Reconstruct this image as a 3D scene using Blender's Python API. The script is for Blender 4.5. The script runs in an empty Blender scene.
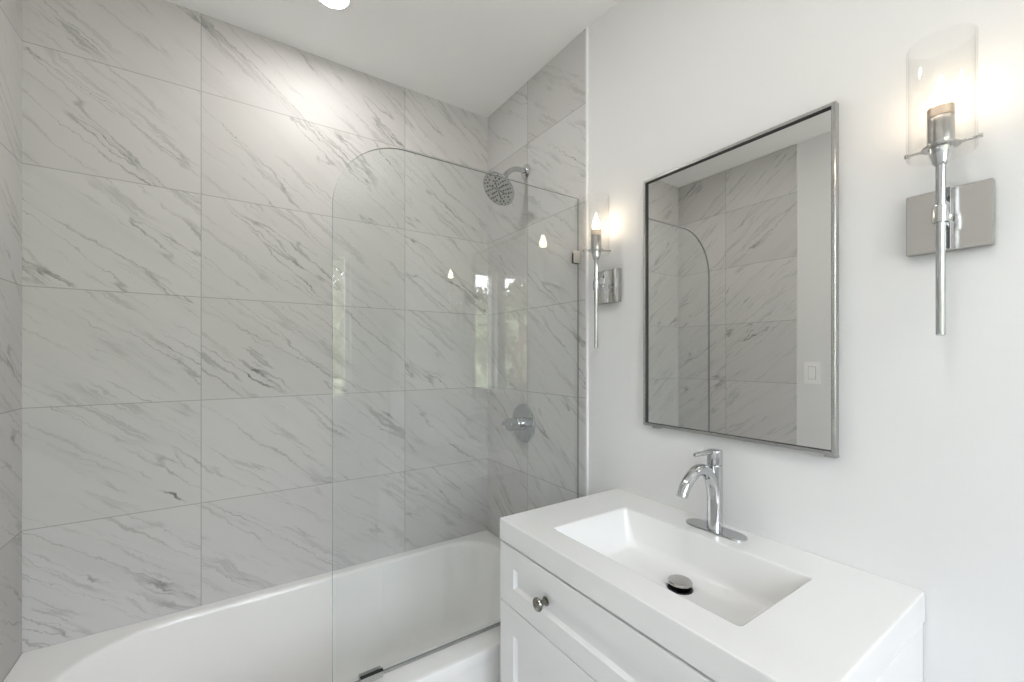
import bpy, bmesh, math, random
from mathutils import Vector, Matrix

random.seed(7)
S = bpy.context.scene
C = S.collection
PI = math.pi

# ------------------------------------------------------------------ camera
L = 1.524                       # tub alcove length (x), vanity wall is the plane x = L
H = 2.482                       # ceiling
cam_d = bpy.data.cameras.new('camera')
cam = bpy.data.objects.new('camera', cam_d)
C.objects.link(cam)
cam_d.sensor_fit = 'HORIZONTAL'
cam_d.sensor_width = 36.0
cam_d.lens = 423.63 / 1024 * 36.0
cam_d.shift_y = (356.78 - 341.0) / 1024
cam_d.clip_start = 0.02
cam.location = (0.4782, -1.7612, 1.33)
cam.rotation_euler = (PI / 2, 0, -0.59282)
S.camera = cam

# ------------------------------------------------------------------ sky, exposure
w = bpy.data.worlds.new('sky')
S.world = w
w.use_nodes = True
wn = w.node_tree
wn.nodes.clear()
wo = wn.nodes.new('ShaderNodeOutputWorld')
wb = wn.nodes.new('ShaderNodeBackground')
sk = wn.nodes.new('ShaderNodeTexSky')
sk.sky_type = 'NISHITA'
sk.sun_disc = False
sk.sun_elevation = math.radians(52)
sk.sun_rotation = math.radians(20)
sk.air_density = 0.8
sk.dust_density = 2.2
hs = wn.nodes.new('ShaderNodeHueSaturation')     # thin bright cloud: a paler sky
hs.inputs['Saturation'].default_value = .20
wn.links.new(sk.outputs[0], hs.inputs['Color'])
wn.links.new(hs.outputs[0], wb.inputs[0])
wn.links.new(wb.outputs[0], wo.inputs[0])
wb.inputs[1].default_value = 1.6
S.view_settings.view_transform = 'Standard'
S.view_settings.look = 'None'
S.view_settings.gamma = 1.0
S.view_settings.use_curve_mapping = False
S.view_settings.exposure = 1.52
S.cycles.use_denoising = True
S.cycles.max_bounces = 16
S.cycles.diffuse_bounces = 8
S.cycles.glossy_bounces = 8
S.cycles.transparent_max_bounces = 24
S.cycles.caustics_reflective = False
S.cycles.caustics_refractive = False
S.cycles.sample_clamp_indirect = 6.0
LENS_POWER = 58.0       # emission of the tub downlight and the added fill light
BULB_POWER = 11.0      # emission of the candle bulbs

sl = bpy.data.lights.new('sun', 'SUN')          # high sun behind the house: lights the trees, not the room
sl.energy = 8.0
sl.angle = math.radians(.6)
sl.color = (1, .96, .88)
so_ = bpy.data.objects.new('sun', sl)
so_.location = (0, 3, 6)
so_.rotation_euler = (math.radians(-48), 0, math.radians(14))
C.objects.link(so_)

# room openings used below: rear wall plane and its three window panes
YR = -2.8
PANES = [(0.09, 0.40), (0.54, 0.85), (0.93, 1.215)]
PZ0, PZ1 = 1.045, 2.075
for k, (a, b) in enumerate(PANES):      # daylight portals in the openings
    ld = bpy.data.lights.new('window_portal', 'AREA')
    ld.shape = 'RECTANGLE'
    ld.size = b - a + .06
    ld.size_y = PZ1 - PZ0 + .06
    ld.cycles.is_portal = True
    lo = bpy.data.objects.new('window_portal', ld)
    lo.location = ((a + b) / 2, YR - 0.05, (PZ0 + PZ1) / 2)
    lo.rotation_euler = (PI / 2, 0, 0)
    C.objects.link(lo)


# ------------------------------------------------------------------ materials
def mat(name, col, rough=.5, metal=0, spec=.5, coat=0, emit=None, power=0):
    m = bpy.data.materials.new(name)
    m.use_nodes = True
    b = m.node_tree.nodes['Principled BSDF']
    b.inputs['Base Color'].default_value = (*col, 1)
    b.inputs['Roughness'].default_value = rough
    b.inputs['Metallic'].default_value = metal
    b.inputs['Specular IOR Level'].default_value = spec
    b.inputs['Coat Weight'].default_value = coat
    b.inputs['Coat Roughness'].default_value = .04
    if emit:
        b.inputs['Emission Color'].default_value = (*emit, 1)
        b.inputs['Emission Strength'].default_value = power
    return m


class NT:
    """tiny node-tree writer"""
    def __init__(self, m):
        self.t = m.node_tree
        self.b = self.t.nodes['Principled BSDF']

    def put(self, sock, v):
        if hasattr(v, 'is_output'):
            self.t.links.new(v, sock)
        elif v is not None:
            sock.default_value = v

    def math(self, op, a, b=None, clamp=False):
        n = self.t.nodes.new('ShaderNodeMath')
        n.operation = op
        n.use_clamp = clamp
        self.put(n.inputs[0], a)
        if b is not None:
            self.put(n.inputs[1], b)
        return n.outputs[0]

    def xyz(self, x, y, z):
        n = self.t.nodes.new('ShaderNodeCombineXYZ')
        for i, v in enumerate((x, y, z)):
            self.put(n.inputs[i], v)
        return n.outputs[0]

    def noise(self, vec, scale=1, detail=3, rough=.5, dist=0):
        n = self.t.nodes.new('ShaderNodeTexNoise')
        self.put(n.inputs['Vector'], vec)
        n.inputs['Scale'].default_value = scale
        n.inputs['Detail'].default_value = detail
        n.inputs['Roughness'].default_value = rough
        n.inputs['Distortion'].default_value = dist
        return n.outputs['Fac']

    def white(self, vec):
        n = self.t.nodes.new('ShaderNodeTexWhiteNoise')
        n.noise_dimensions = '3D'
        self.put(n.inputs['Vector'], vec)
        return n.outputs['Value'], n.outputs['Color']

    def sep(self, vec):
        n = self.t.nodes.new('ShaderNodeSeparateXYZ')
        self.put(n.inputs[0], vec)
        return n.outputs

    def ramp(self, v, lo, hi):
        n = self.t.nodes.new('ShaderNodeMapRange')
        n.interpolation_type = 'SMOOTHSTEP'
        self.put(n.inputs[0], v)
        n.inputs[1].default_value = lo
        n.inputs[2].default_value = hi
        return n.outputs[0]

    def mix(self, f, a, b):
        n = self.t.nodes.new('ShaderNodeMix')
        n.data_type = 'RGBA'
        self.put(n.inputs[0], f)
        for i, v in ((6, a), (7, b)):
            if isinstance(v, tuple):
                v = (*v, 1)
            self.put(n.inputs[i], v)
        return n.outputs[2]

    def coord(self):
        return self.t.nodes.new('ShaderNodeTexCoord').outputs['Object']


TW, TH = 0.7042, 0.3453
ROW = 2.2207


def marble(name, axis, sign, joint):
    """stacked marble-look porcelain tiles; s runs along the wall so that veins fall towards +s"""
    m = mat(name, (.6, .6, .6), .32, spec=.3)
    n = NT(m)
    p = n.sep(n.coord())
    s = n.math('MULTIPLY', p[axis], sign)
    z = p[2]
    fi = n.math('DIVIDE', n.math('SUBTRACT', s, joint), TW)
    fj = n.math('DIVIDE', n.math('SUBTRACT', z, ROW), TH)
    i, j = n.math('FLOOR', fi), n.math('FLOOR', fj)
    u = n.math('MULTIPLY', n.math('FRACT', n.math('ADD', fi, 50.)), TW)
    v = n.math('MULTIPLY', n.math('FRACT', n.math('ADD', fj, 50.)), TH)
    # grout
    du = n.math('MINIMUM', u, n.math('SUBTRACT', TW, u))
    dv = n.math('MINIMUM', v, n.math('SUBTRACT', TH, v))
    grout = n.math('SUBTRACT', 1., n.ramp(n.math('MINIMUM', du, dv), .0008, .0018), True)
    # one print out of a handful per tile
    wv, wc = n.white(n.xyz(i, j, float(axis * 3.7 + sign)))
    cs = n.sep(wc)
    ou = n.math('MULTIPLY', cs[0], 37.)
    ov = n.math('MULTIPLY', cs[1], 53.)
    a = math.radians(38)
    ca, sa = math.cos(a), math.sin(a)
    along = n.math('SUBTRACT', n.math('MULTIPLY', u, ca), n.math('MULTIPLY', v, sa))
    cross = n.math('ADD', n.math('MULTIPLY', u, sa), n.math('MULTIPLY', v, ca))
    wob = n.noise(n.xyz(n.math('ADD', u, ou), n.math('ADD', v, ov), 0.), 7., 4, .6)
    wob2 = n.noise(n.xyz(n.math('ADD', u, ov), n.math('ADD', v, ou), 3.), 38., 3, .65)
    cross_w = n.math('ADD', cross, n.math('ADD', n.math('MULTIPLY', n.math('SUBTRACT', wob, .5), .05),
                                          n.math('MULTIPLY', n.math('SUBTRACT', wob2, .5), .022)))

    def veins(fal, fcr, width, seed, lo, hi, det=2.):
        va = n.math('ADD', n.math('MULTIPLY', along, fal), ou)
        vc = n.math('ADD', n.math('MULTIPLY', cross_w, fcr), ov)
        nn = n.noise(n.xyz(va, vc, seed), 1., det, .5)
        d = n.math('ABSOLUTE', n.math('SUBTRACT', nn, .5))
        line = n.math('SUBTRACT', 1., n.ramp(d, 0., width), True)
        br = n.noise(n.xyz(n.math('ADD', n.math('MULTIPLY', along, fal * 4.5), ov),
                           n.math('ADD', n.math('MULTIPLY', cross, fcr * .9), ou), seed + 4.), 1., 3, .6)
        return n.math('MULTIPLY', line, n.ramp(br, lo, hi))

    big = veins(.75, 7.0, .0095, 1.3, .36, .56, 3.5)
    fine = veins(1.0, 19., .028, 7.7, .38, .60, 4.)
    haze = n.ramp(n.noise(n.xyz(n.math('ADD', n.math('MULTIPLY', along, 1.1), ov),
                                n.math('ADD', n.math('MULTIPLY', cross_w, 11.), ou), 9.), 1., 4, .6), .46, .78)
    acc = n.ramp(n.noise(n.xyz(n.math('ADD', n.math('MULTIPLY', along, 11.), ou),
                               n.math('ADD', n.math('MULTIPLY', cross, 16.), ov), 2.), 1., 3, .6), .52, .74)
    base = n.mix(cs[2], (.555, .544, .534), (.620, .611, .603))
    grain = n.noise(n.xyz(n.math('ADD', n.math('MULTIPLY', along, 16.), ov), n.math('MULTIPLY', cross, 90.), 5.), 1., 3, .6)
    base = n.mix(n.math('MULTIPLY', grain, .12), base, (.47, .465, .46))
    c = n.mix(n.math('MULTIPLY', haze, .22), base, (.40, .395, .39))
    c = n.mix(n.math('MULTIPLY', fine, .38), c, (.27, .265, .26))
    dk = n.math('MULTIPLY', big, n.math('ADD', .40, n.math('MULTIPLY', acc, .55)), True)
    c = n.mix(dk, c, (.15, .145, .14))
    c = n.mix(n.math('MULTIPLY', grout, .62), c, (.26, .255, .25))
    n.put(n.b.inputs['Base Color'], c)
    n.put(n.b.inputs['Roughness'], n.math('ADD', .52, n.math('MULTIPLY', grout, .3)))
    return m


def painted(name, col, rough=.55, spec=.35):
    m = mat(name, col, rough, spec=spec)
    n = NT(m)
    f = n.noise(n.coord(), 260., 2, .6)
    bp = n.t.nodes.new('ShaderNodeBump')
    bp.inputs['Strength'].default_value = .03
    bp.inputs['Distance'].default_value = .002
    n.put(bp.inputs['Height'], f)
    n.put(n.b.inputs['Normal'], bp.outputs[0])
    return m


def thin_glass(name, tint):
    """clear pane: Fresnel mix of a clear pass-through and a mirror reflection at both faces"""
    m = bpy.data.materials.new(name)
    m.use_nodes = True
    t = m.node_tree
    t.nodes.clear()
    out = t.nodes.new('ShaderNodeOutputMaterial')
    mx = t.nodes.new('ShaderNodeMixShader')
    tr = t.nodes.new('ShaderNodeBsdfTransparent')
    tr.inputs[0].default_value = (*tint, 1)
    gl = t.nodes.new('ShaderNodeBsdfGlossy')
    gl.inputs['Roughness'].default_value = 0.0
    fr = t.nodes.new('ShaderNodeFresnel')
    geo = t.nodes.new('ShaderNodeNewGeometry')
    io = t.nodes.new('ShaderNodeMapRange')
    io.inputs[3].default_value = 1.5
    io.inputs[4].default_value = 1 / 1.5
    t.links.new(geo.outputs['Backfacing'], io.inputs[0])
    t.links.new(io.outputs[0], fr.inputs[0])
    t.links.new(fr.outputs[0], mx.inputs[0])
    t.links.new(tr.outputs[0], mx.inputs[1])
    t.links.new(gl.outputs[0], mx.inputs[2])
    t.links.new(mx.outputs[0], out.inputs[0])
    return m


def brushed(name, col, rough):
    m = mat(name, col, rough, 1.0)
    n = NT(m)
    p = n.sep(n.coord())
    f = n.noise(n.xyz(n.math('MULTIPLY', p[0], 60.), n.math('MULTIPLY', p[1], 60.), n.math('MULTIPLY', p[2], 60.)), 9., 3, .6)
    n.put(n.b.inputs['Roughness'], n.math('ADD', rough - .06, n.math('MULTIPLY', f, .16)))
    return m


M = {}
M['paint'] = painted('white_wall_paint', (.765, .765, .765))
M['ceiling'] = painted('ceiling_paint', (.87, .87, .865), .7)
M['tile_back'] = marble('marble_tile_back', 0, 1., .4073)
M['tile_left'] = marble('marble_tile_left', 1, 1., -.33)
M['tile_right'] = marble('marble_tile_right', 1, -1., .3286)
M['trim'] = mat('white_edge_trim', (.86, .86, .86), .3)
M['wood'] = painted('white_lacquer', (.80, .80, .795), .32, .5)
M['lip_dark'] = mat('dark_lip_backing', (.06, .06, .06), .8)
M['gap_shade'] = mat('grey_gap_shade', (.42, .42, .41), .6)
M['sink'] = mat('white_cultured_stone', (.81, .81, .805), .14, spec=.5, coat=.25)
M['tub'] = mat('white_tub_enamel', (.87, .865, .855), .12, spec=.5, coat=.3)
M['chrome'] = mat('chrome', (.56, .57, .58), .05, 1.0)
M['nickel'] = brushed('polished_nickel', (.52, .505, .485), .13)
M['steel'] = brushed('brushed_steel', (.50, .50, .49), .26)
M['mirror'] = mat('mirror_silver', (.80, .80, .785), .0, 1.0)
M['knob'] = brushed('antique_nickel', (.30, .29, .25), .16)
M['clamp'] = mat('satin_clamp_metal', (.74, .73, .71), .45, .9)
M['black'] = mat('black_rubber', (.012, .012, .013), .5)
M['glass'] = thin_glass('clear_glass', (.972, .982, .981))
M['shade'] = thin_glass('shade_glass', (.995, .995, .993))
M['gedge'] = mat('glass_edge_green', (.28, .305, .295), .18, spec=.6)
M['lens'] = mat('downlight_lens', (.9, .9, .9), .5, emit=(1, .965, .92), power=LENS_POWER)
M['bulb'] = mat('candle_bulb', (1, .9, .8), .3, emit=(1.0, .80, .58), power=BULB_POWER)
M['sleeve'] = mat('candle_sleeve', (.52, .44, .36), .35, .6)
M['head_grey'] = mat('spray_face_grey', (.44, .44, .42), .35, .2)
M['floor'] = mat('floor_tile', (.6, .6, .6), .4)
M['ground'] = mat('pale_ground', (.42, .40, .36), .9)
M['bark'] = mat('bark', (.13, .10, .07), .9)
M['leaf_a'] = mat('leaf_olive', (.20, .21, .13), .6)
M['leaf_b'] = mat('leaf_green', (.14, .17, .10), .6)
M['switch'] = mat('switch_plastic', (.90, .90, .89), .3)
_n = NT(M['floor'])
_br = _n.t.nodes.new('ShaderNodeTexBrick')
_br.inputs['Color1'].default_value = (.60, .595, .59, 1)
_br.inputs['Color2'].default_value = (.64, .635, .63, 1)
_br.inputs['Mortar'].default_value = (.42, .42, .41, 1)
_br.inputs['Scale'].default_value = 2.0
_br.inputs['Mortar Size'].default_value = .008
_n.put(_br.inputs['Vector'], _n.coord())
_n.put(_n.b.inputs['Base Color'], _br.outputs[0])


# ------------------------------------------------------------------ mesh helpers
def bm_new():
    return bmesh.new()


def loft(bm, loops, cap0=False, cap1=False, closed=True, mi=0):
    """skin consecutive loops (equal counts)"""
    vs = [[bm.verts.new(p) for p in lp] for lp in loops]
    n = len(vs[0])
    for a, b in zip(vs, vs[1:]):
        for k in range(n if closed else n - 1):
            q = (k + 1) % n
            f = bm.faces.new((a[k], a[q], b[q], b[k]))
            f.material_index = mi
    if cap0:
        bm.faces.new(list(reversed(vs[0]))).material_index = mi
    if cap1:
        bm.faces.new(vs[-1]).material_index = mi
    return vs


def box(bm, x0, x1, y0, y1, z0, z1, bev=0, mi=0, seg=2):
    M4 = Matrix.Translation(((x0 + x1) / 2, (y0 + y1) / 2, (z0 + z1) / 2)) @ Matrix.Diagonal((abs(x1 - x0), abs(y1 - y0), abs(z1 - z0), 1))
    r = bmesh.ops.create_cube(bm, size=1, matrix=M4)
    vs = r['verts']
    fs = {f for v in vs for f in v.link_faces}
    for f in fs:
        f.material_index = mi
    if bev:
        es = list({e for v in vs for e in v.link_edges})
        bmesh.ops.bevel(bm, geom=es, offset=bev, segments=seg, affect='EDGES', profile=.5)


def frame_from(d):
    d = Vector(d).normalized()
    a = Vector((0, 0, 1)) if abs(d.z) < .95 else Vector((1, 0, 0))
    u = a.cross(d).normalized()
    return u, d.cross(u)


def lathe(bm, prof, org, axis=(0, 0, 1), seg=32, cap0=True, cap1=True, mi=0):
    """prof: (radius, height along axis)"""
    o = Vector(org)
    d = Vector(axis).normalized()
    u, v = frame_from(d)
    loops = []
    for r, h in prof:
        r = max(r, 1e-4)
        loops.append([o + d * h + (u * math.cos(2 * PI * k / seg) + v * math.sin(2 * PI * k / seg)) * r for k in range(seg)])
    loft(bm, loops, cap0, cap1, mi=mi)


def tube(bm, pts, rad, seg=20, mi=0):
    pts = [Vector(p) for p in pts]
    if not hasattr(rad, '__len__'):
        rad = [rad] * len(pts)
    loops = []
    u = None
    for k, p in enumerate(pts):
        d = (pts[min(k + 1, len(pts) - 1)] - pts[max(k - 1, 0)]).normalized()
        if u is None:
            u, v = frame_from(d)
        else:
            u = (u - d * u.dot(d)).normalized()
            v = d.cross(u)
        loops.append([p + (u * math.cos(2 * PI * i / seg) + v * math.sin(2 * PI * i / seg)) * rad[k] for i in range(seg)])
    loft(bm, loops, True, True, mi=mi)


def bez(p0, p1, p2, p3, n):
    out = []
    for k in range(n + 1):
        t = k / n
        out.append(Vector(p0) * (1 - t) ** 3 + Vector(p1) * 3 * t * (1 - t) ** 2 + Vector(p2) * 3 * t * t * (1 - t) + Vector(p3) * t ** 3)
    return out


def rrect(x0, x1, y0, y1, r, z, n=8):
    """rounded rectangle loop; r = radius or radii for corners (x1y1, x0y1, x0y0, x1y0)"""
    if not hasattr(r, '__len__'):
        r = (r,) * 4
    out = []
    for k, (cx, cy, sx, sy) in enumerate(((x1, y1, -1, -1), (x0, y1, 1, -1), (x0, y0, 1, 1), (x1, y0, -1, 1))):
        q = r[k]
        for i in range(n + 1):
            a = PI / 2 * (k + i / n)
            out.append(Vector((cx + sx * q + q * math.cos(a), cy + sy * q + q * math.sin(a), z)))
    return out


def obj(name, bm, m, parent=None, org=None, smooth=35):
    bmesh.ops.recalc_face_normals(bm, faces=bm.faces)
    me = bpy.data.meshes.new(name)
    if parent is not None:
        p = parent
        o = Vector((0, 0, 0))
        while p is not None:
            o += p.location
            p = p.parent
    else:
        o = Vector(org) if org is not None else Vector((0, 0, 0))
    bmesh.ops.translate(bm, verts=bm.verts, vec=-o)
    bm.to_mesh(me)
    bm.free()
    for mm in (m if isinstance(m, (list, tuple)) else [m]):
        me.materials.append(mm)
    if smooth:
        for p in me.polygons:
            p.use_smooth = True
        me.set_sharp_from_angle(angle=math.radians(smooth))
    ob = bpy.data.objects.new(name, me)
    if smooth:
        wnm = ob.modifiers.new('weighted_normal', 'WEIGHTED_NORMAL')
        wnm.keep_sharp = True
        wnm.weight = 70
    C.objects.link(ob)
    if parent is not None:
        ob.parent = parent
    else:
        ob.location = o
    return ob


def tag(o, label, cat, group=None):
    o['label'] = label
    o['category'] = cat
    if group:
        o['group'] = group
    return o


def thing(name, loc, label, cat, group=None):
    o = bpy.data.objects.new(name, None)
    o.empty_display_size = .05
    C.objects.link(o)
    o.location = loc
    return tag(o, label, cat, group)


def struct(name, bm, m, parent=None, smooth=None):
    o = obj(name, bm, m, parent, smooth=smooth)
    if parent is None:
        o['kind'] = 'structure'
    return o


def boxes(*bs, bev=0):
    bm = bm_new()
    for b in bs:
        box(bm, *b, bev=bev)
    return bm


# ------------------------------------------------------------------ room shell
XW = L + .004                   # white vanity wall face
XT = L - .002                   # tiled end wall face
TR, TL = -.676, -.722           # where the tile stops on the right and left walls
struct('floor', boxes((-.12, XW + .12, YR - .12, .12, -.1, 0)), M['floor'])
struct('ceiling', boxes((-.12, XW + .12, YR - .12, .12, H, H + .1)), M['ceiling'])
struct('wall_back', boxes((0, XT, 0, .1, 0, H)), M['tile_back'])
wl = struct('wall_left', boxes((-.12, -.006, YR, .1, 0, H)), M['paint'])
struct('tile_cladding', boxes((-.006, 0, TL, 0, 0, H)), M['tile_left'], wl)
wr = struct('wall_right', boxes((XW, XW + .12, YR, .1, 0, H)), M['paint'])
struct('tile_cladding', boxes((XT, XW, TR, 0, 0, H)), M['tile_right'], wr)
struct('trim_1', boxes((XT - .0015, XW, TR - .005, TR, 0, H)), M['trim'])

# rear wall with three window openings
xs = [-.006]
for a, b in PANES:
    xs += [a - .03, b + .03]
xs.append(XW)
bs = [(xs[k], xs[k + 1], YR - .12, YR, PZ0 - .03, PZ1 + .03) for k in range(0, len(xs), 2)]
bs += [(-.006, XW, YR - .12, YR, 0, PZ0 - .03), (-.006, XW, YR - .12, YR, PZ1 + .03, H)]
struct('wall_rear', boxes(*bs), M['paint'])
for k, (a, b) in enumerate(PANES):
    bm = bm_new()
    y0, y1 = YR - .10, YR - .05
    for q in ((a - .03, a, PZ0 - .03, PZ1 + .03), (b, b + .03, PZ0 - .03, PZ1 + .03), (a, b, PZ0 - .03, PZ0), (a, b, PZ1, PZ1 + .03)):
        box(bm, q[0], q[1], y0, y1, q[2], q[3])
    wf = struct('window_%d' % (k + 1), bm, M['trim'])
    struct('pane', boxes((a, b, YR - .080, YR - .074, PZ0, PZ1)), M['glass'], wf)
    bm = bm_new()
    cz0, cz1, cw = PZ0 - .03, PZ1 + .03, .055
    ca, cb = a - .03, b + .03
    ca0 = max(ca - cw, .002)
    if k:
        ca0 = max(ca - cw, (PANES[k - 1][1] + .03 + ca) / 2 + .001)
    cb1 = min(cb + cw, (PANES[k + 1][0] - .03 + cb) / 2 - .001) if k < 2 else cb + cw
    box(bm, ca0, ca, YR, YR + .014, cz0, cz1 + cw)
    box(bm, cb, cb1, YR, YR + .014, cz0, cz1 + cw)
    box(bm, ca, cb, YR, YR + .014, cz1, cz1 + cw)
    struct('casing', bm, M['trim'], wf)
    struct('sill', boxes((ca0, cb1, YR - .05, YR + .03, cz0 - .022, cz0), bev=.003), M['trim'], wf)


# ------------------------------------------------------------------ bathtub
t = thing('bathtub', (L / 2, -.35, 0), 'white enamel alcove bathtub below the marble tile walls and glass screen', 'bathtub')
bm = bm_new()
RZ = .496
ox0, ox1, oy0, oy1 = .0005, XT - .001, -.712, -.001
loops = [rrect(ox0, ox1, oy0 + .012, oy1, .004, .004),
         rrect(ox0, ox1, oy0 + .012, oy1, .004, .05),
         rrect(ox0, ox1, oy0 + .004, oy1, .004, .10),
         rrect(ox0, ox1, oy0 + .004, oy1, .004, RZ - .05),
         rrect(ox0, ox1, oy0, oy1, .004, RZ - .035),
         rrect(ox0, ox1, oy0, oy1, .004, RZ - .014),
         rrect(ox0 + .0003, ox1 - .0005, oy0 + .004, oy1 - .001, .005, RZ - .004),
         rrect(ox0 + .001, ox1 - .002, oy0 + .014, oy1 - .001, .006, RZ)]
# inner opening: backrest end on the left with a wide curve
ix0, ix1, iy0, iy1 = .075, 1.462, -.615, -.040
wall = [  # (inset left, inset right, inset front, inset back, z, left radius, right radius)
    (0, 0, 0, 0, RZ - .0005, .275, .15),
    (.006, .004, .004, .004, RZ - .003, .272, .148),
    (.014, .009, .009, .009, RZ - .012, .27, .146),
    (.030, .014, .014, .013, RZ - .035, .26, .142),
    (.075, .022, .022, .022, RZ - .11, .25, .135),
    (.135, .034, .034, .034, RZ - .22, .23, .125),
    (.190, .048, .048, .048, .19, .21, .115),
    (.215, .062, .062, .062, .155, .19, .105),
    (.245, .085, .085, .085, .130, .17, .09),
    (.29, .12, .12, .12, .118, .14, .07),
    (.40, .22, .2, .2, .114, .08, .04)]
loops.append(rrect(ix0 - .012, ix1 + .012, iy0 - .012, iy1 + .012, (.16, .287, .287, .16), RZ + .0005))
for a, b, c, d, z, rl, rr in wall:
    loops.append(rrect(ix0 + a, ix1 - b, iy0 + c, iy1 - d, (rr, rl, rl, rr), z))
loft(bm, loops, False, True)
for v in bm.verts:              # the rim falls very slightly towards the room
    if v.co.z > .4:
        v.co.z += v.co.y * .009
obj('tub_shell', bm, M['tub'], t, smooth=40)
bm = bm_new()
lathe(bm, [(.034, 0), (.034, .003), (.028, .005), (.010, .004)], (1.22, -.33, .1145), seg=28)
obj('drain_cover', bm, M['chrome'], t)
bm = bm_new()
lathe(bm, [(.038, 0), (.038, .004), (.03, .012), (.012, .013)], (1.4275, -.33, .33), (-1, 0, .12), seg=28)
obj('overflow_plate', bm, M['chrome'], t)

# ------------------------------------------------------------------ shower screen
GY, GX0, GX1, GZ0, GZ1, GR = -.640, .696, 1.517, .4985, 1.893, .19
t = thing('shower_screen', (1.1, GY, .4985), 'clear frameless glass tub screen with one rounded top corner', 'shower screen')
bm = bm_new()
out = [(GX0, GZ0), (GX1, GZ0), (GX1, GZ1)]
for k in range(25):
    a = PI / 2 + PI / 2 * k / 24
    out.append((GX0 + GR + GR * math.cos(a), GZ1 - GR + GR * math.sin(a)))
fr = [bm.verts.new((x, GY - .0032, z)) for x, z in out]
bk = [bm.verts.new((x, GY + .0032, z)) for x, z in out]
bm.faces.new(fr).material_index = 0
bm.faces.new(list(reversed(bk))).material_index = 0
for k in range(len(out)):
    q = (k + 1) % len(out)
    bm.faces.new((fr[k], bk[k], bk[q], fr[q])).material_index = 1
obj('glass_panel', bm, [M['glass'], M['gedge']], t, smooth=0)
bm = boxes((.822, 1.516, GY - .0045, GY + .0045, .4916, .4983), bev=.0015)
o = obj('bottom_seal', bm, M['steel'], t)
bm = boxes((.762, .818, GY - .014, GY - .0036, .4918, .508), (.762, .818, GY + .0036, GY + .014, .4918, .506), bev=.001)
o = obj('rim_clamp', bm, M['steel'], t)
obj('gasket', boxes((.761, .819, GY - .0135, GY - .0036, .508, .5102)), M['black'], o)
bm = boxes((1.489, 1.5205, GY - .0075, GY - .0036, 1.6615, 1.705), (1.489, 1.5205, GY + .0036, GY + .0075, 1.6615, 1.705), bev=.0008)
o = obj('wall_clamp', bm, M['clamp'], t)
obj('gasket', boxes((1.4870, 1.489, GY - .0073, GY - .0036, 1.659, 1.694), (1.489, 1.512, GY - .0073, GY - .0036, 1.659, 1.6615)), M['black'], o)

# ------------------------------------------------------------------ shower head
SY = -.317
HS = 1.10
t = thing('overhead_shower', (XT, SY, 2.11), 'round chrome shower head on a short bent arm above the tub', 'shower head')
bm = bm_new()
lathe(bm, [(.030, 0), (.030, .003), (.024, .010), (.013, .014)], (XT, SY, 2.107), (-1, 0, 0), 32)
obj('flange', bm, M['chrome'], t)
bm = bm_new()
arm = bez((XT - .010, SY, 2.107), (XT - .05, SY, 2.115), (XT - .085, SY, 2.100), (XT - .112, SY, 2.055), 14)
tube(bm, arm, .0105, 20)
obj('arm', bm, M['chrome'], t)
hd = Vector((-.70, -.13, -.70)).normalized()
hc = Vector((1.382, SY - .004, 2.001))          # centre of the spray face
bm = bm_new()
tip = Vector(arm[-1])
lathe(bm, [(.006, -.014), (.013, -.011), (.0165, 0), (.0165, .006), (.013, .014)], tip, hd, 28)
obj('swivel_ball', bm, M['chrome'], t)
back = (hc - tip).length
bm = bm_new()
lathe(bm, [(r * HS, h) for r, h in ((.012, -.034), (.018, -.032), (.020, -.022), (.038, -.015), (.060, -.011), (.0655, -.006), (.0665, -.001), (.064, .0012), (.061, .0012))],
      hc, hd, 48, True, False)
obj('spray_head', bm, M['chrome'], t)
bm = bm_new()
lathe(bm, [(.061 * HS, -.0015), (.061 * HS, .0006), (.058 * HS, .0016), (.02, .0022)], hc, hd, 48)
hu, hv = frame_from(hd)
for r, cnt, sz in ((.014, 6, .0024), (.026, 10, .0030), (.038, 14, .0028), (.050, 18, .0034), (.0615, 22, .0026)):
    for k in range(cnt):
        if r > .03 and k % 5 == 4:
            continue
        a = 2 * PI * (k + .3) / cnt
        p = hc + hu * r * math.cos(a) + hv * r * math.sin(a) + hd * .001
        lathe(bm, [(sz * 1.25, 0), (sz, .0028)], p, hd, 8, False, True, mi=1)
for k in range(6):          # the spokes between the nozzle fields
    a = 2 * PI * k / 6 + .25
    e = hu * math.cos(a) + hv * math.sin(a)
    tube(bm, [hc + e * .004 + hd * .0018, hc + e * .040 + hd * .0016], .0016, 6, mi=1)
obj('spray_face', bm, [M['head_grey'], M['black']], t)

# ------------------------------------------------------------------ shower valve
VY, VZ = -.300, 1.049
t = thing('shower_valve', (XT, VY, VZ), 'round chrome shower valve with lever handle on the tiled end wall', 'shower valve')
bm = bm_new()
lathe(bm, [(.081, 0), (.081, .003), (.078, .006), (.050, .010), (.030, .012)], (XT, VY, VZ), (-1, 0, 0), 56)
obj('escutcheon', bm, M['chrome'], t)
bm = bm_new()
lathe(bm, [(.027, .008), (.027, .034), (.025, .038)], (XT, VY, VZ), (-1, 0, 0), 40)
obj('sleeve', bm, M['chrome'], t)
bm = bm_new()
lathe(bm, [(.024, .036), (.0265, .040), (.0265, .076), (.024, .080), (.016, .081)], (XT, VY, VZ), (-1, 0, 0), 40)
lathe(bm, [(.0085, 0), (.0085, .034), (.0078, .040), (.004, .042)], (XT - .056, VY + .018, VZ), (-.35, .93, -.06), 20)
obj('handle', bm, M['chrome'], t)

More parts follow.
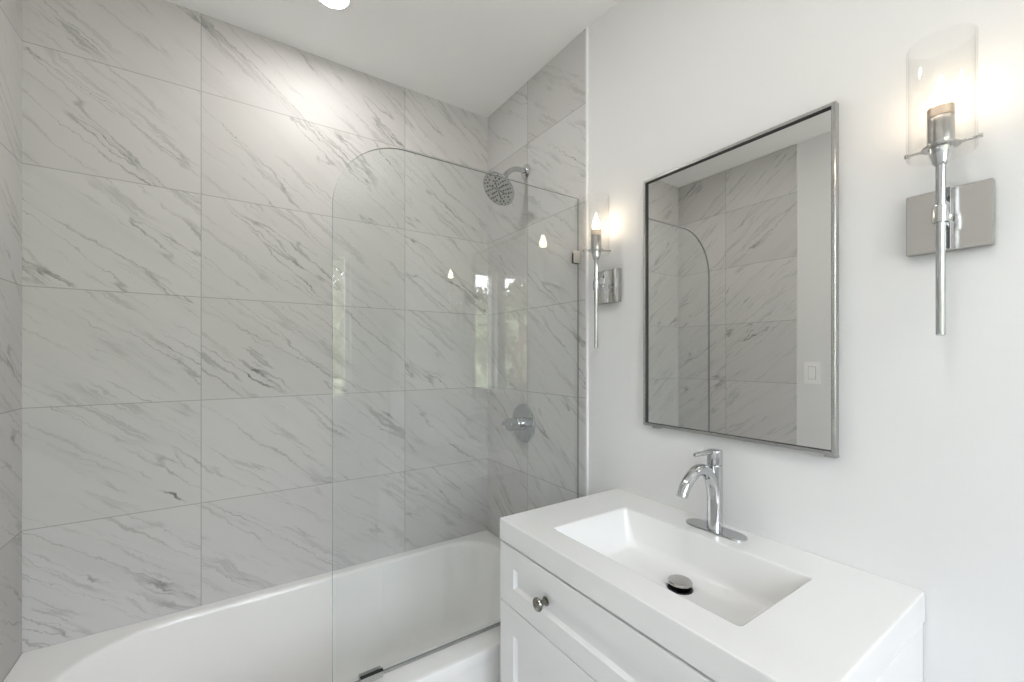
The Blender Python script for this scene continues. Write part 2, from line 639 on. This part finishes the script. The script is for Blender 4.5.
# ------------------------------------------------------------------ vanity cabinet
VY0, VY1, VX = -1.5405, -.8165, 1.076
t = thing('vanity_cabinet', ((VX + XW) / 2, (VY0 + VY1) / 2, 0), 'white shaker vanity cabinet with round knobs under the sink top', 'cabinet')
bm = bm_new()
for q in ((VX + .020, XW - .002, VY0, VY0 + .016, .10, .8515), (VX + .020, XW - .002, VY1 - .016, VY1, .10, .8515),
          (XW - .014, XW - .002, VY0 + .016, VY1 - .016, .10, .800), (VX + .020, XW - .014, VY0 + .016, VY1 - .016, .10, .116),
          (VX + .020, VX + .036, VY0 + .016, VY1 - .016, .683, .705)):
    box(bm, *q)
box(bm, VX + .07, XW - .002, VY0 + .004, VY1 - .004, .001, .10)
obj('body', bm, M['wood'], t)


def shaker(bm, y0, y1, z0, z1, xb, xf, wy, wz, rec=.009):
    def R(x, i, j):
        return [(x, y0 + i, z0 + j), (x, y1 - i, z0 + j), (x, y1 - i, z1 - j), (x, y0 + i, z1 - j)]
    loft(bm, [R(xb, 0, 0), R(xf + .002, 0, 0), R(xf + .0006, .0006, .0006), R(xf, .002, .002), R(xf, wy, wz),
              R(xf + .004, wy + .0015, wz + .0015), R(xf + rec, wy + .006, wz + .006)], True, True)


def knob(parent, y, z):
    bm = bm_new()
    lathe(bm, [(.0105, 0), (.0105, .002), (.0065, .004), (.006, .014), (.010, .018), (.0145, .021), (.0155, .0245), (.014, .028), (.009, .0305), (.003, .031)],
          (VX + .0088, y, z), (-1, 0, 0), 32)
    k = obj('knob', bm, M['knob'], parent)
    k['label'] = 'round dark nickel knob'


bm = bm_new()
shaker(bm, VY0 + .001, VY1 - .001, .6965, .8455, VX + .0195, VX, .062, .049)
d = obj('drawer', bm, M['wood'], t, smooth=20)
knob(d, -1.000, .7705)
knob(d, -1.357, .7705)
for y0, y1, ky in ((-1.177, VY1 - .001, -1.150), (VY0 + .001, -1.180, -1.207)):
    bm = bm_new()
    shaker(bm, y0, y1, .108, .693, VX + .0195, VX, .062, .064)
    d = obj('door', bm, M['wood'], t, smooth=20)
    bm = bm_new()
    lathe(bm, [(.0105, 0), (.0105, .002), (.0065, .004), (.006, .014), (.010, .018), (.0145, .021), (.0155, .0245), (.014, .028), (.009, .0305), (.003, .031)],
          (VX - .0002, ky, .60), (-1, 0, 0), 32)
    obj('knob', bm, M['knob'], d)

# ------------------------------------------------------------------ sink top
CZ0, CZ1 = .8525, .906
CX0, CX1, CY0, CY1 = 1.075, XW - .0015, -1.5435, -.8145
t = thing('sink_top', ((CX0 + CX1) / 2, (CY0 + CY1) / 2, CZ0), 'white one-piece sink top with rectangular basin on the vanity cabinet', 'sink')
DX, DY, FZ = 1.322, -1.183, .812
bm = bm_new()
R4 = .004
loops = [rrect(CX0 + .02, CX1 - .02, CY0 + .02, CY1 - .02, .003, CZ0, 5),
         rrect(CX0, CX1, CY0, CY1, R4, CZ0, 5), rrect(CX0, CX1, CY0, CY1, R4, CZ1 - .004, 5),
         rrect(CX0 + .0012, CX1 - .0005, CY0 + .0012, CY1 - .0012, R4, CZ1 - .0012, 5),
         rrect(CX0 + .004, CX1 - .001, CY0 + .004, CY1 - .004, R4, CZ1, 5)]
bx0, bx1, by0, by1 = 1.148, 1.411, -1.409, -.949
# (front, back, right end, left end insets, z, radius)
for f_, b_, r_, l_, z, r in ((-.003, -.003, -.003, -.003, CZ1, .010), (0, 0, 0, 0, CZ1 - .0012, .010), (.003, .002, .003, .003, CZ1 - .006, .010),
                             (.012, .006, .014, .012, CZ1 - .04, .014), (.022, .011, .03, .024, CZ1 - .070, .018),
                             (.030, .017, .048, .034, CZ1 - .083, .022), (.042, .027, .075, .048, CZ1 - .090, .024),
                             (.075, .06, .13, .10, FZ + .0005, .024)):
    loops.append(rrect(bx0 + f_, bx1 - b_, by0 + r_, by1 - l_, r, z, 5))
loops.append(rrect(DX - .034, DX + .034, DY - .034, DY + .034, .034, FZ, 5))
loops.append(rrect(DX - .0285, DX + .0285, DY - .0285, DY + .0285, .0285, FZ - .001, 5))
loops.append(rrect(DX - .026, DX + .026, DY - .026, DY + .026, .026, FZ - .006, 5))
loops.append(rrect(DX - .026, DX + .026, DY - .026, DY + .026, .026, CZ0 - .001 - .046, 5))
loft(bm, loops, False, False)
obj('basin', bm, M['sink'], t, smooth=40)
bm = bm_new()
lathe(bm, [(.0258, -.030), (.0258, -.006), (.0262, -.0005), (.0235, -.0005), (.0225, -.004), (.0225, -.028)], (DX, DY, FZ), seg=36, cap0=True, cap1=True)
o = obj('drain', bm, M['black'], t)
bm = bm_new()
lathe(bm, [(.005, -.027), (.005, .009), (.020, .010), (.0262, .0115), (.0266, .0145), (.0245, .0170), (.012, .0184)], (DX, DY, FZ), seg=40)
o = obj('stopper', bm, M['nickel'], t)
o['label'] = 'raised round chrome pop-up stopper'

# ------------------------------------------------------------------ faucet
FX, FY = 1.470, -1.178
FB = CZ1 + .0004
t = thing('faucet', (FX, FY, FB), 'chrome single-lever faucet with curved spout on the white sink top', 'faucet')
bm = bm_new()
P = lambda g, z: rrect(FX - .0265 + g, FX + .0265 - g, FY - .0755 + g, FY + .0735 - g, .0264 - g, z, 10)
loft(bm, [P(0, FB), P(0, FB + .0022), P(.001, FB + .0034), P(.004, FB + .0042)], True, True)
obj('base_plate', bm, M['chrome'], t)
bm = bm_new()
lathe(bm, [(.0186, .0040), (.0180, .009), (.0178, .05), (.0178, .13), (.0178, .1585), (.0172, .1600)], (FX, FY, FB), seg=40)
obj('body', bm, M['chrome'], t)
bm = bm_new()
pts = bez((FX - .004, FY, FB + .080), (FX - .010, FY, FB + .142), (FX - .052, FY, FB + .171), (FX - .092, FY, FB + .1485), 18)
pts += bez((FX - .092, FY, FB + .1485), (FX - .113, FY, FB + .136), (FX - .124, FY, FB + .123), (FX - .130, FY, FB + .109), 10)[1:]
n_ = len(pts)
tube(bm, pts, [.0155 - .0036 * k / n_ for k in range(n_)], 28)
sp = obj('spout', bm, M['chrome'], t)
bm = bm_new()
e = pts[-1]
dd = (pts[-1] - pts[-2]).normalized()
lathe(bm, [(.0117, -.002), (.0124, .0005), (.0124, .005), (.0108, .006), (.0098, .0045)], e, dd, 28)
obj('aerator', bm, M['steel'], sp)
bm = bm_new()
lathe(bm, [(.0172, .1612), (.0181, .1625), (.0181, .1920), (.0160, .1955), (.008, .197)], (FX, FY, FB), seg=40)
h0 = Vector((FX - .004, FY, FB + .1915))
tube(bm, [h0, h0 + Vector((-.03, 0, .0015)), h0 + Vector((-.073, 0, .002)), h0 + Vector((-.079, 0, .0018))], [.0062, .0058, .0052, .004], 20)
obj('lever', bm, M['chrome'], t)
bm = bm_new()
lathe(bm, [(.0028, -.002), (.0028, .0008)], (FX - .0186, FY - .004, FB + .098), (-1, -.2, 0), 12)
obj('indicator_dot', bm, M['black'], t)

# ------------------------------------------------------------------ wall mirror
MY0, MY1, MZ0, MZ1, MD = -1.413, -.932, 1.1275, 1.853, .018
t = thing('wall_mirror', (XW, (MY0 + MY1) / 2, MZ0), 'rectangular wall mirror in a thin brushed steel frame above the sink', 'mirror')
bm = bm_new()


def RR(x, i):
    return [(x, MY0 + i, MZ0 + i), (x, MY1 - i, MZ0 + i), (x, MY1 - i, MZ1 - i), (x, MY0 + i, MZ1 - i)]


xf = XW - MD - .002
loft(bm, [RR(XW - .002, .0), RR(xf + .001, 0), RR(xf, .001), RR(xf, .0066), RR(xf + .001, .0071)], False, False)
fr_ = obj('frame', bm, M['steel'], t, smooth=20)
bm = bm_new()
loft(bm, [RR(xf + .001, .0071), RR(xf + .0015, .0077), RR(xf + .012, .0077)], False, False)
obj('inner_lip', bm, M['lip_dark'], fr_, smooth=20)  # dark reflection of the frame side put into the lip colour
obj('mirror_glass', boxes((xf + .0085, xf + .012, MY0 + .0078, MY1 - .0078, MZ0 + .0078, MZ1 - .0078)), M['mirror'], t, smooth=0)
obj('backing', boxes((xf + .0122, XW - .002, MY0 + .010, MY1 - .010, MZ0 + .010, MZ1 - .010)), M['lip_dark'], t, smooth=0)
for y in (MY1 - .042, MY0 + .010):
    obj('mounting_clip', boxes((xf + .002, XW - .0005, y - .011, y + .011, MZ0 - .0055, MZ0 - .0003), bev=.001), M['steel'], t)


# ------------------------------------------------------------------ wall sconces
def make_sconce(loc, label):
    """back plate against the wall (local x = 0), everything reaches out towards -x"""
    t = thing('wall_sconce', (0, 0, 0), label, 'sconce', 'glass candle sconces beside the mirror')
    sx = -.060
    bm = bm_new()
    box(bm, -.018, -.0005, -.0535, .0535, -.0535, .0535, bev=.0012, seg=1)
    bp = obj('back_plate', bm, M['nickel'], t)
    bm = bm_new()
    box(bm, -.0275, -.018, -.0065, .0065, -.0530, .0530, bev=.001)
    obj('centre_bar', bm, M['chrome'], bp)
    bm = bm_new()
    lathe(bm, [(.0085, 0), (.0085, .007), (.0055, .009), (.0055, .030)], (-.0275, 0, .001), (-1, 0, 0), 24)
    box(bm, -.038, -.0275, -.003, .003, -.014, .028, bev=.001)
    obj('arm', bm, M['chrome'], t)
    obj('slot', boxes((-.0279, -.0275, -.0022, .0022, .014, .036)), M['black'], bp)
    bm = bm_new()
    lathe(bm, [(.0068, -.014), (.0098, -.014), (.0102, -.012), (.0102, .012), (.0098, .014), (.0068, .014)], (sx, 0, .001), seg=28)
    obj('collar', bm, M['chrome'], t)
    bm = bm_new()
    lathe(bm, [(.0045, -.202), (.0063, -.2005), (.0066, .090), (.0066, .094)], (sx, 0, 0), seg=24)
    obj('stem', bm, M['chrome'], t)
    bm = bm_new()
    lathe(bm, [(.0075, .0825), (.0105, .086), (.0145, .102), (.0165, .1155), (.0174, .120)], (sx, 0, 0), seg=32)
    obj('cup', bm, M['chrome'], t)
    hz = .114
    holder = bm_new()
    lathe(holder, [(.0170, hz - .004), (.0235, hz - .003), (.0235, hz + .0005), (.0170, hz + .0015)], (0, 0, 0), seg=36)
    for s in (-1, 1):
        k_ = -.0025 if s > 0 else 0
        lathe(holder, [(.0028, .016), (.0022, .0395 + k_)], (0, 0, hz - .001), (0, s, 0), 12)
        lathe(holder, [(r, h + k_) for r, h in ((.0018, .0393), (.0018, .0432), (.0038, .0434), (.0038, .0446), (.0022, .0448), (.0022, .0458), (.0038, .0460), (.0038, .0472), (.003, .048))], (0, 0, hz - .001), (0, s, 0), 16)
    ho = obj('shade_holder', holder, M['nickel'], t)
    ho.location = (sx, 0, 0)
    bm = bm_new()
    lathe(bm, [(.0162, .1203), (.0169, .122), (.0169, .160), (.0162, .1615)], (sx, 0, 0), seg=36)
    so = obj('socket', bm, M['nickel'], t)
    bm = bm_new()
    lathe(bm, [(.0155, .1617), (.0168, .163), (.0168, .178), (.0150, .1795), (.011, .179)], (sx, 0, 0), seg=36)
    obj('candle_sleeve', bm, M['sleeve'], so)
    bm = bm_new()
    lathe(bm, [(.0085, .1795), (.0112, .186), (.0122, .194), (.0110, .203), (.0074, .213), (.0042, .222), (.0018, .230), (.0005, .234)], (sx, 0, 0), seg=24)
    obj('bulb', bm, M['bulb'], t)
    bm = bm_new()
    R_ = .0424
    lathe(bm, [(R_, .101), (R_, .286), (R_ - .0006, .2872), (R_ - .0019, .2872), (R_ - .0025, .286), (R_ - .0025, .101), (R_ - .0019, .0998), (R_ - .0006, .0998), (R_, .101)],
          (sx, 0, 0), seg=64, cap0=False, cap1=False)
    bmesh.ops.remove_doubles(bm, verts=bm.verts, dist=1e-6)
    sh = obj('glass_shade', bm, M['shade'], t, smooth=50)
    t.location = loc
    return t


s1 = make_sconce((XW, -1.5742, 1.5675), 'chrome candle wall sconce with clear glass cylinder at the right of the mirror')
s2 = s1.copy()
C.objects.link(s2)
s2.location = (XW, -.7785, 1.5600)
s2['label'] = 'chrome candle wall sconce between the mirror and the glass tub screen'
for ch in list(s1.children):
    c = ch.copy()
    C.objects.link(c)
    c.parent = s2
    for g in ch.children:
        d = g.copy()
        C.objects.link(d)
        d.parent = c
    if c.name.startswith('shade_holder'):
        c.rotation_euler.z = math.radians(62)

# ------------------------------------------------------------------ tub downlight, plus an added unseen fill light
for p_, lab in (((.757, -.325, H), 'small round white recessed downlight in the ceiling over the tub'),
                ((.68, -1.55, H), 'added unseen round fill light in the ceiling in front of the vanity')):
    t = thing('ceiling_light', p_, lab, 'ceiling light')
    bm = bm_new()
    lathe(bm, [(.0475, -.0015), (.0485, -.0055), (.052, -.0065), (.0600, -.0045), (.0615, -.0004)], p_, seg=48, cap0=False, cap1=True)
    obj('trim_ring', bm, M['trim'], t)
    bm = bm_new()
    lathe(bm, [(.047, -.0012), (.047, -.0040), (.030, -.0048)], p_, seg=48)
    obj('lens', bm, M['lens'], t)

# ------------------------------------------------------------------ light switch (seen in the mirror)
t = thing('light_switch', (-.006, -.794, 1.245), 'white rocker light switch on the white wall seen in the mirror', 'light switch')
bm = boxes((-.0058, -.0008, -.832, -.756, 1.187, 1.303), bev=.002)
obj('wall_plate', bm, M['switch'], t)
obj('rocker_gap_shade', boxes((-.001, -.0004, -.8115, -.7765, 1.211, 1.279)), M['gap_shade'], t, smooth=0)  # flat grey sheet, shade of the gap round the rocker put into its colour
bm = bm_new()
box(bm, -.0004, .003, -.8095, -.7785, 1.213, 1.277, bev=.001)
obj('rocker', bm, M['switch'], t)

# ------------------------------------------------------------------ outside the windows (seen reflected in the screen)
g = struct('ground', boxes((-14, 14, -22, YR - .13, -.35, -.25)), M['ground'])


def tree(loc, hgt, spread, leaf, label, seed, n=2600):
    rnd = random.Random(seed)
    t = thing('tree', loc, label, 'tree', 'trees outside the windows')
    o = Vector(loc)
    bm = bm_new()
    tube(bm, [o, o + Vector((.05, .02, hgt * .3)), o + Vector((-.05, .05, hgt * .6)), o + Vector((.02, 0, hgt * .9))], [.14, .11, .08, .03], 10)
    for k in range(7):
        a = rnd.uniform(0, 2 * PI)
        z = hgt * rnd.uniform(.3, .7)
        p = o + Vector((0, 0, z))
        q = p + Vector((math.cos(a) * spread * .7, math.sin(a) * spread * .7, hgt * .18))
        tube(bm, [p, (p + q) / 2 + Vector((0, 0, .1)), q], [.045, .03, .012], 6)
    obj('trunk', bm, M['bark'], t)
    bm = bm_new()
    blobs = []
    for k in range(26):
        a = rnd.uniform(0, 2 * PI)
        rr = spread * math.sqrt(rnd.random()) * .85
        blobs.append((o + Vector((math.cos(a) * rr, math.sin(a) * rr, hgt * rnd.uniform(.22, .95) - rr * .15)), rnd.uniform(.28, .5) * spread * .6))
    for k in range(n):
        c, r = rnd.choice(blobs)
        d = Vector((rnd.gauss(0, 1), rnd.gauss(0, 1), rnd.gauss(0, 1))).normalized() * r * rnd.uniform(.55, 1)
        u = Vector((rnd.gauss(0, 1), rnd.gauss(0, 1), rnd.gauss(0, 1))).normalized()
        v = u.orthogonal().normalized()
        s = rnd.uniform(.07, .15)
        p = c + d
        bm.faces.new([bm.verts.new(q) for q in (p - u * s, p - v * s * .4, p + u * s, p + v * s * .4)])
    obj('crown', bm, leaf, t, smooth=0)
    return t


tree((-3.8, -8.6, -.25), 3.9, 1.5, M['leaf_a'], 'olive green leafy tree outside the windows, leftmost one', 1)
tree((-.6, -10.0, -.25), 3.9, 1.5, M['leaf_b'], 'dark green leafy tree outside the windows, between two olive green ones', 2)
tree((2.5, -8.6, -.25), 4.1, 1.5, M['leaf_a'], 'olive green leafy tree outside the windows, rightmost one', 3)
bm = bm_new()
rows_ = []
for k, (y, z) in enumerate(((-15, -.3), (-17, 1.6), (-19, 3.6), (-21.5, 4.9), (-21.9, -.3))):
    rows_.append([Vector((-16 + 32 * i / 40, y + .5 * math.sin(i * .9 + k), z * (1 + .10 * math.sin(i * .45 + .4) + .05 * math.sin(i * 1.7 + k)) if z > 0 else z)) for i in range(41)])
loft(bm, rows_, closed=False)
M['hill'] = mat('wooded_hill', (.1, .13, .06), .9)
_h = NT(M['hill'])
_h.put(_h.b.inputs['Base Color'], _h.mix(_h.ramp(_h.noise(_h.coord(), 1.6, 6, .7), .35, .65), (.06, .075, .045), (.20, .22, .15)))
struct('hill', bm, M['hill'])
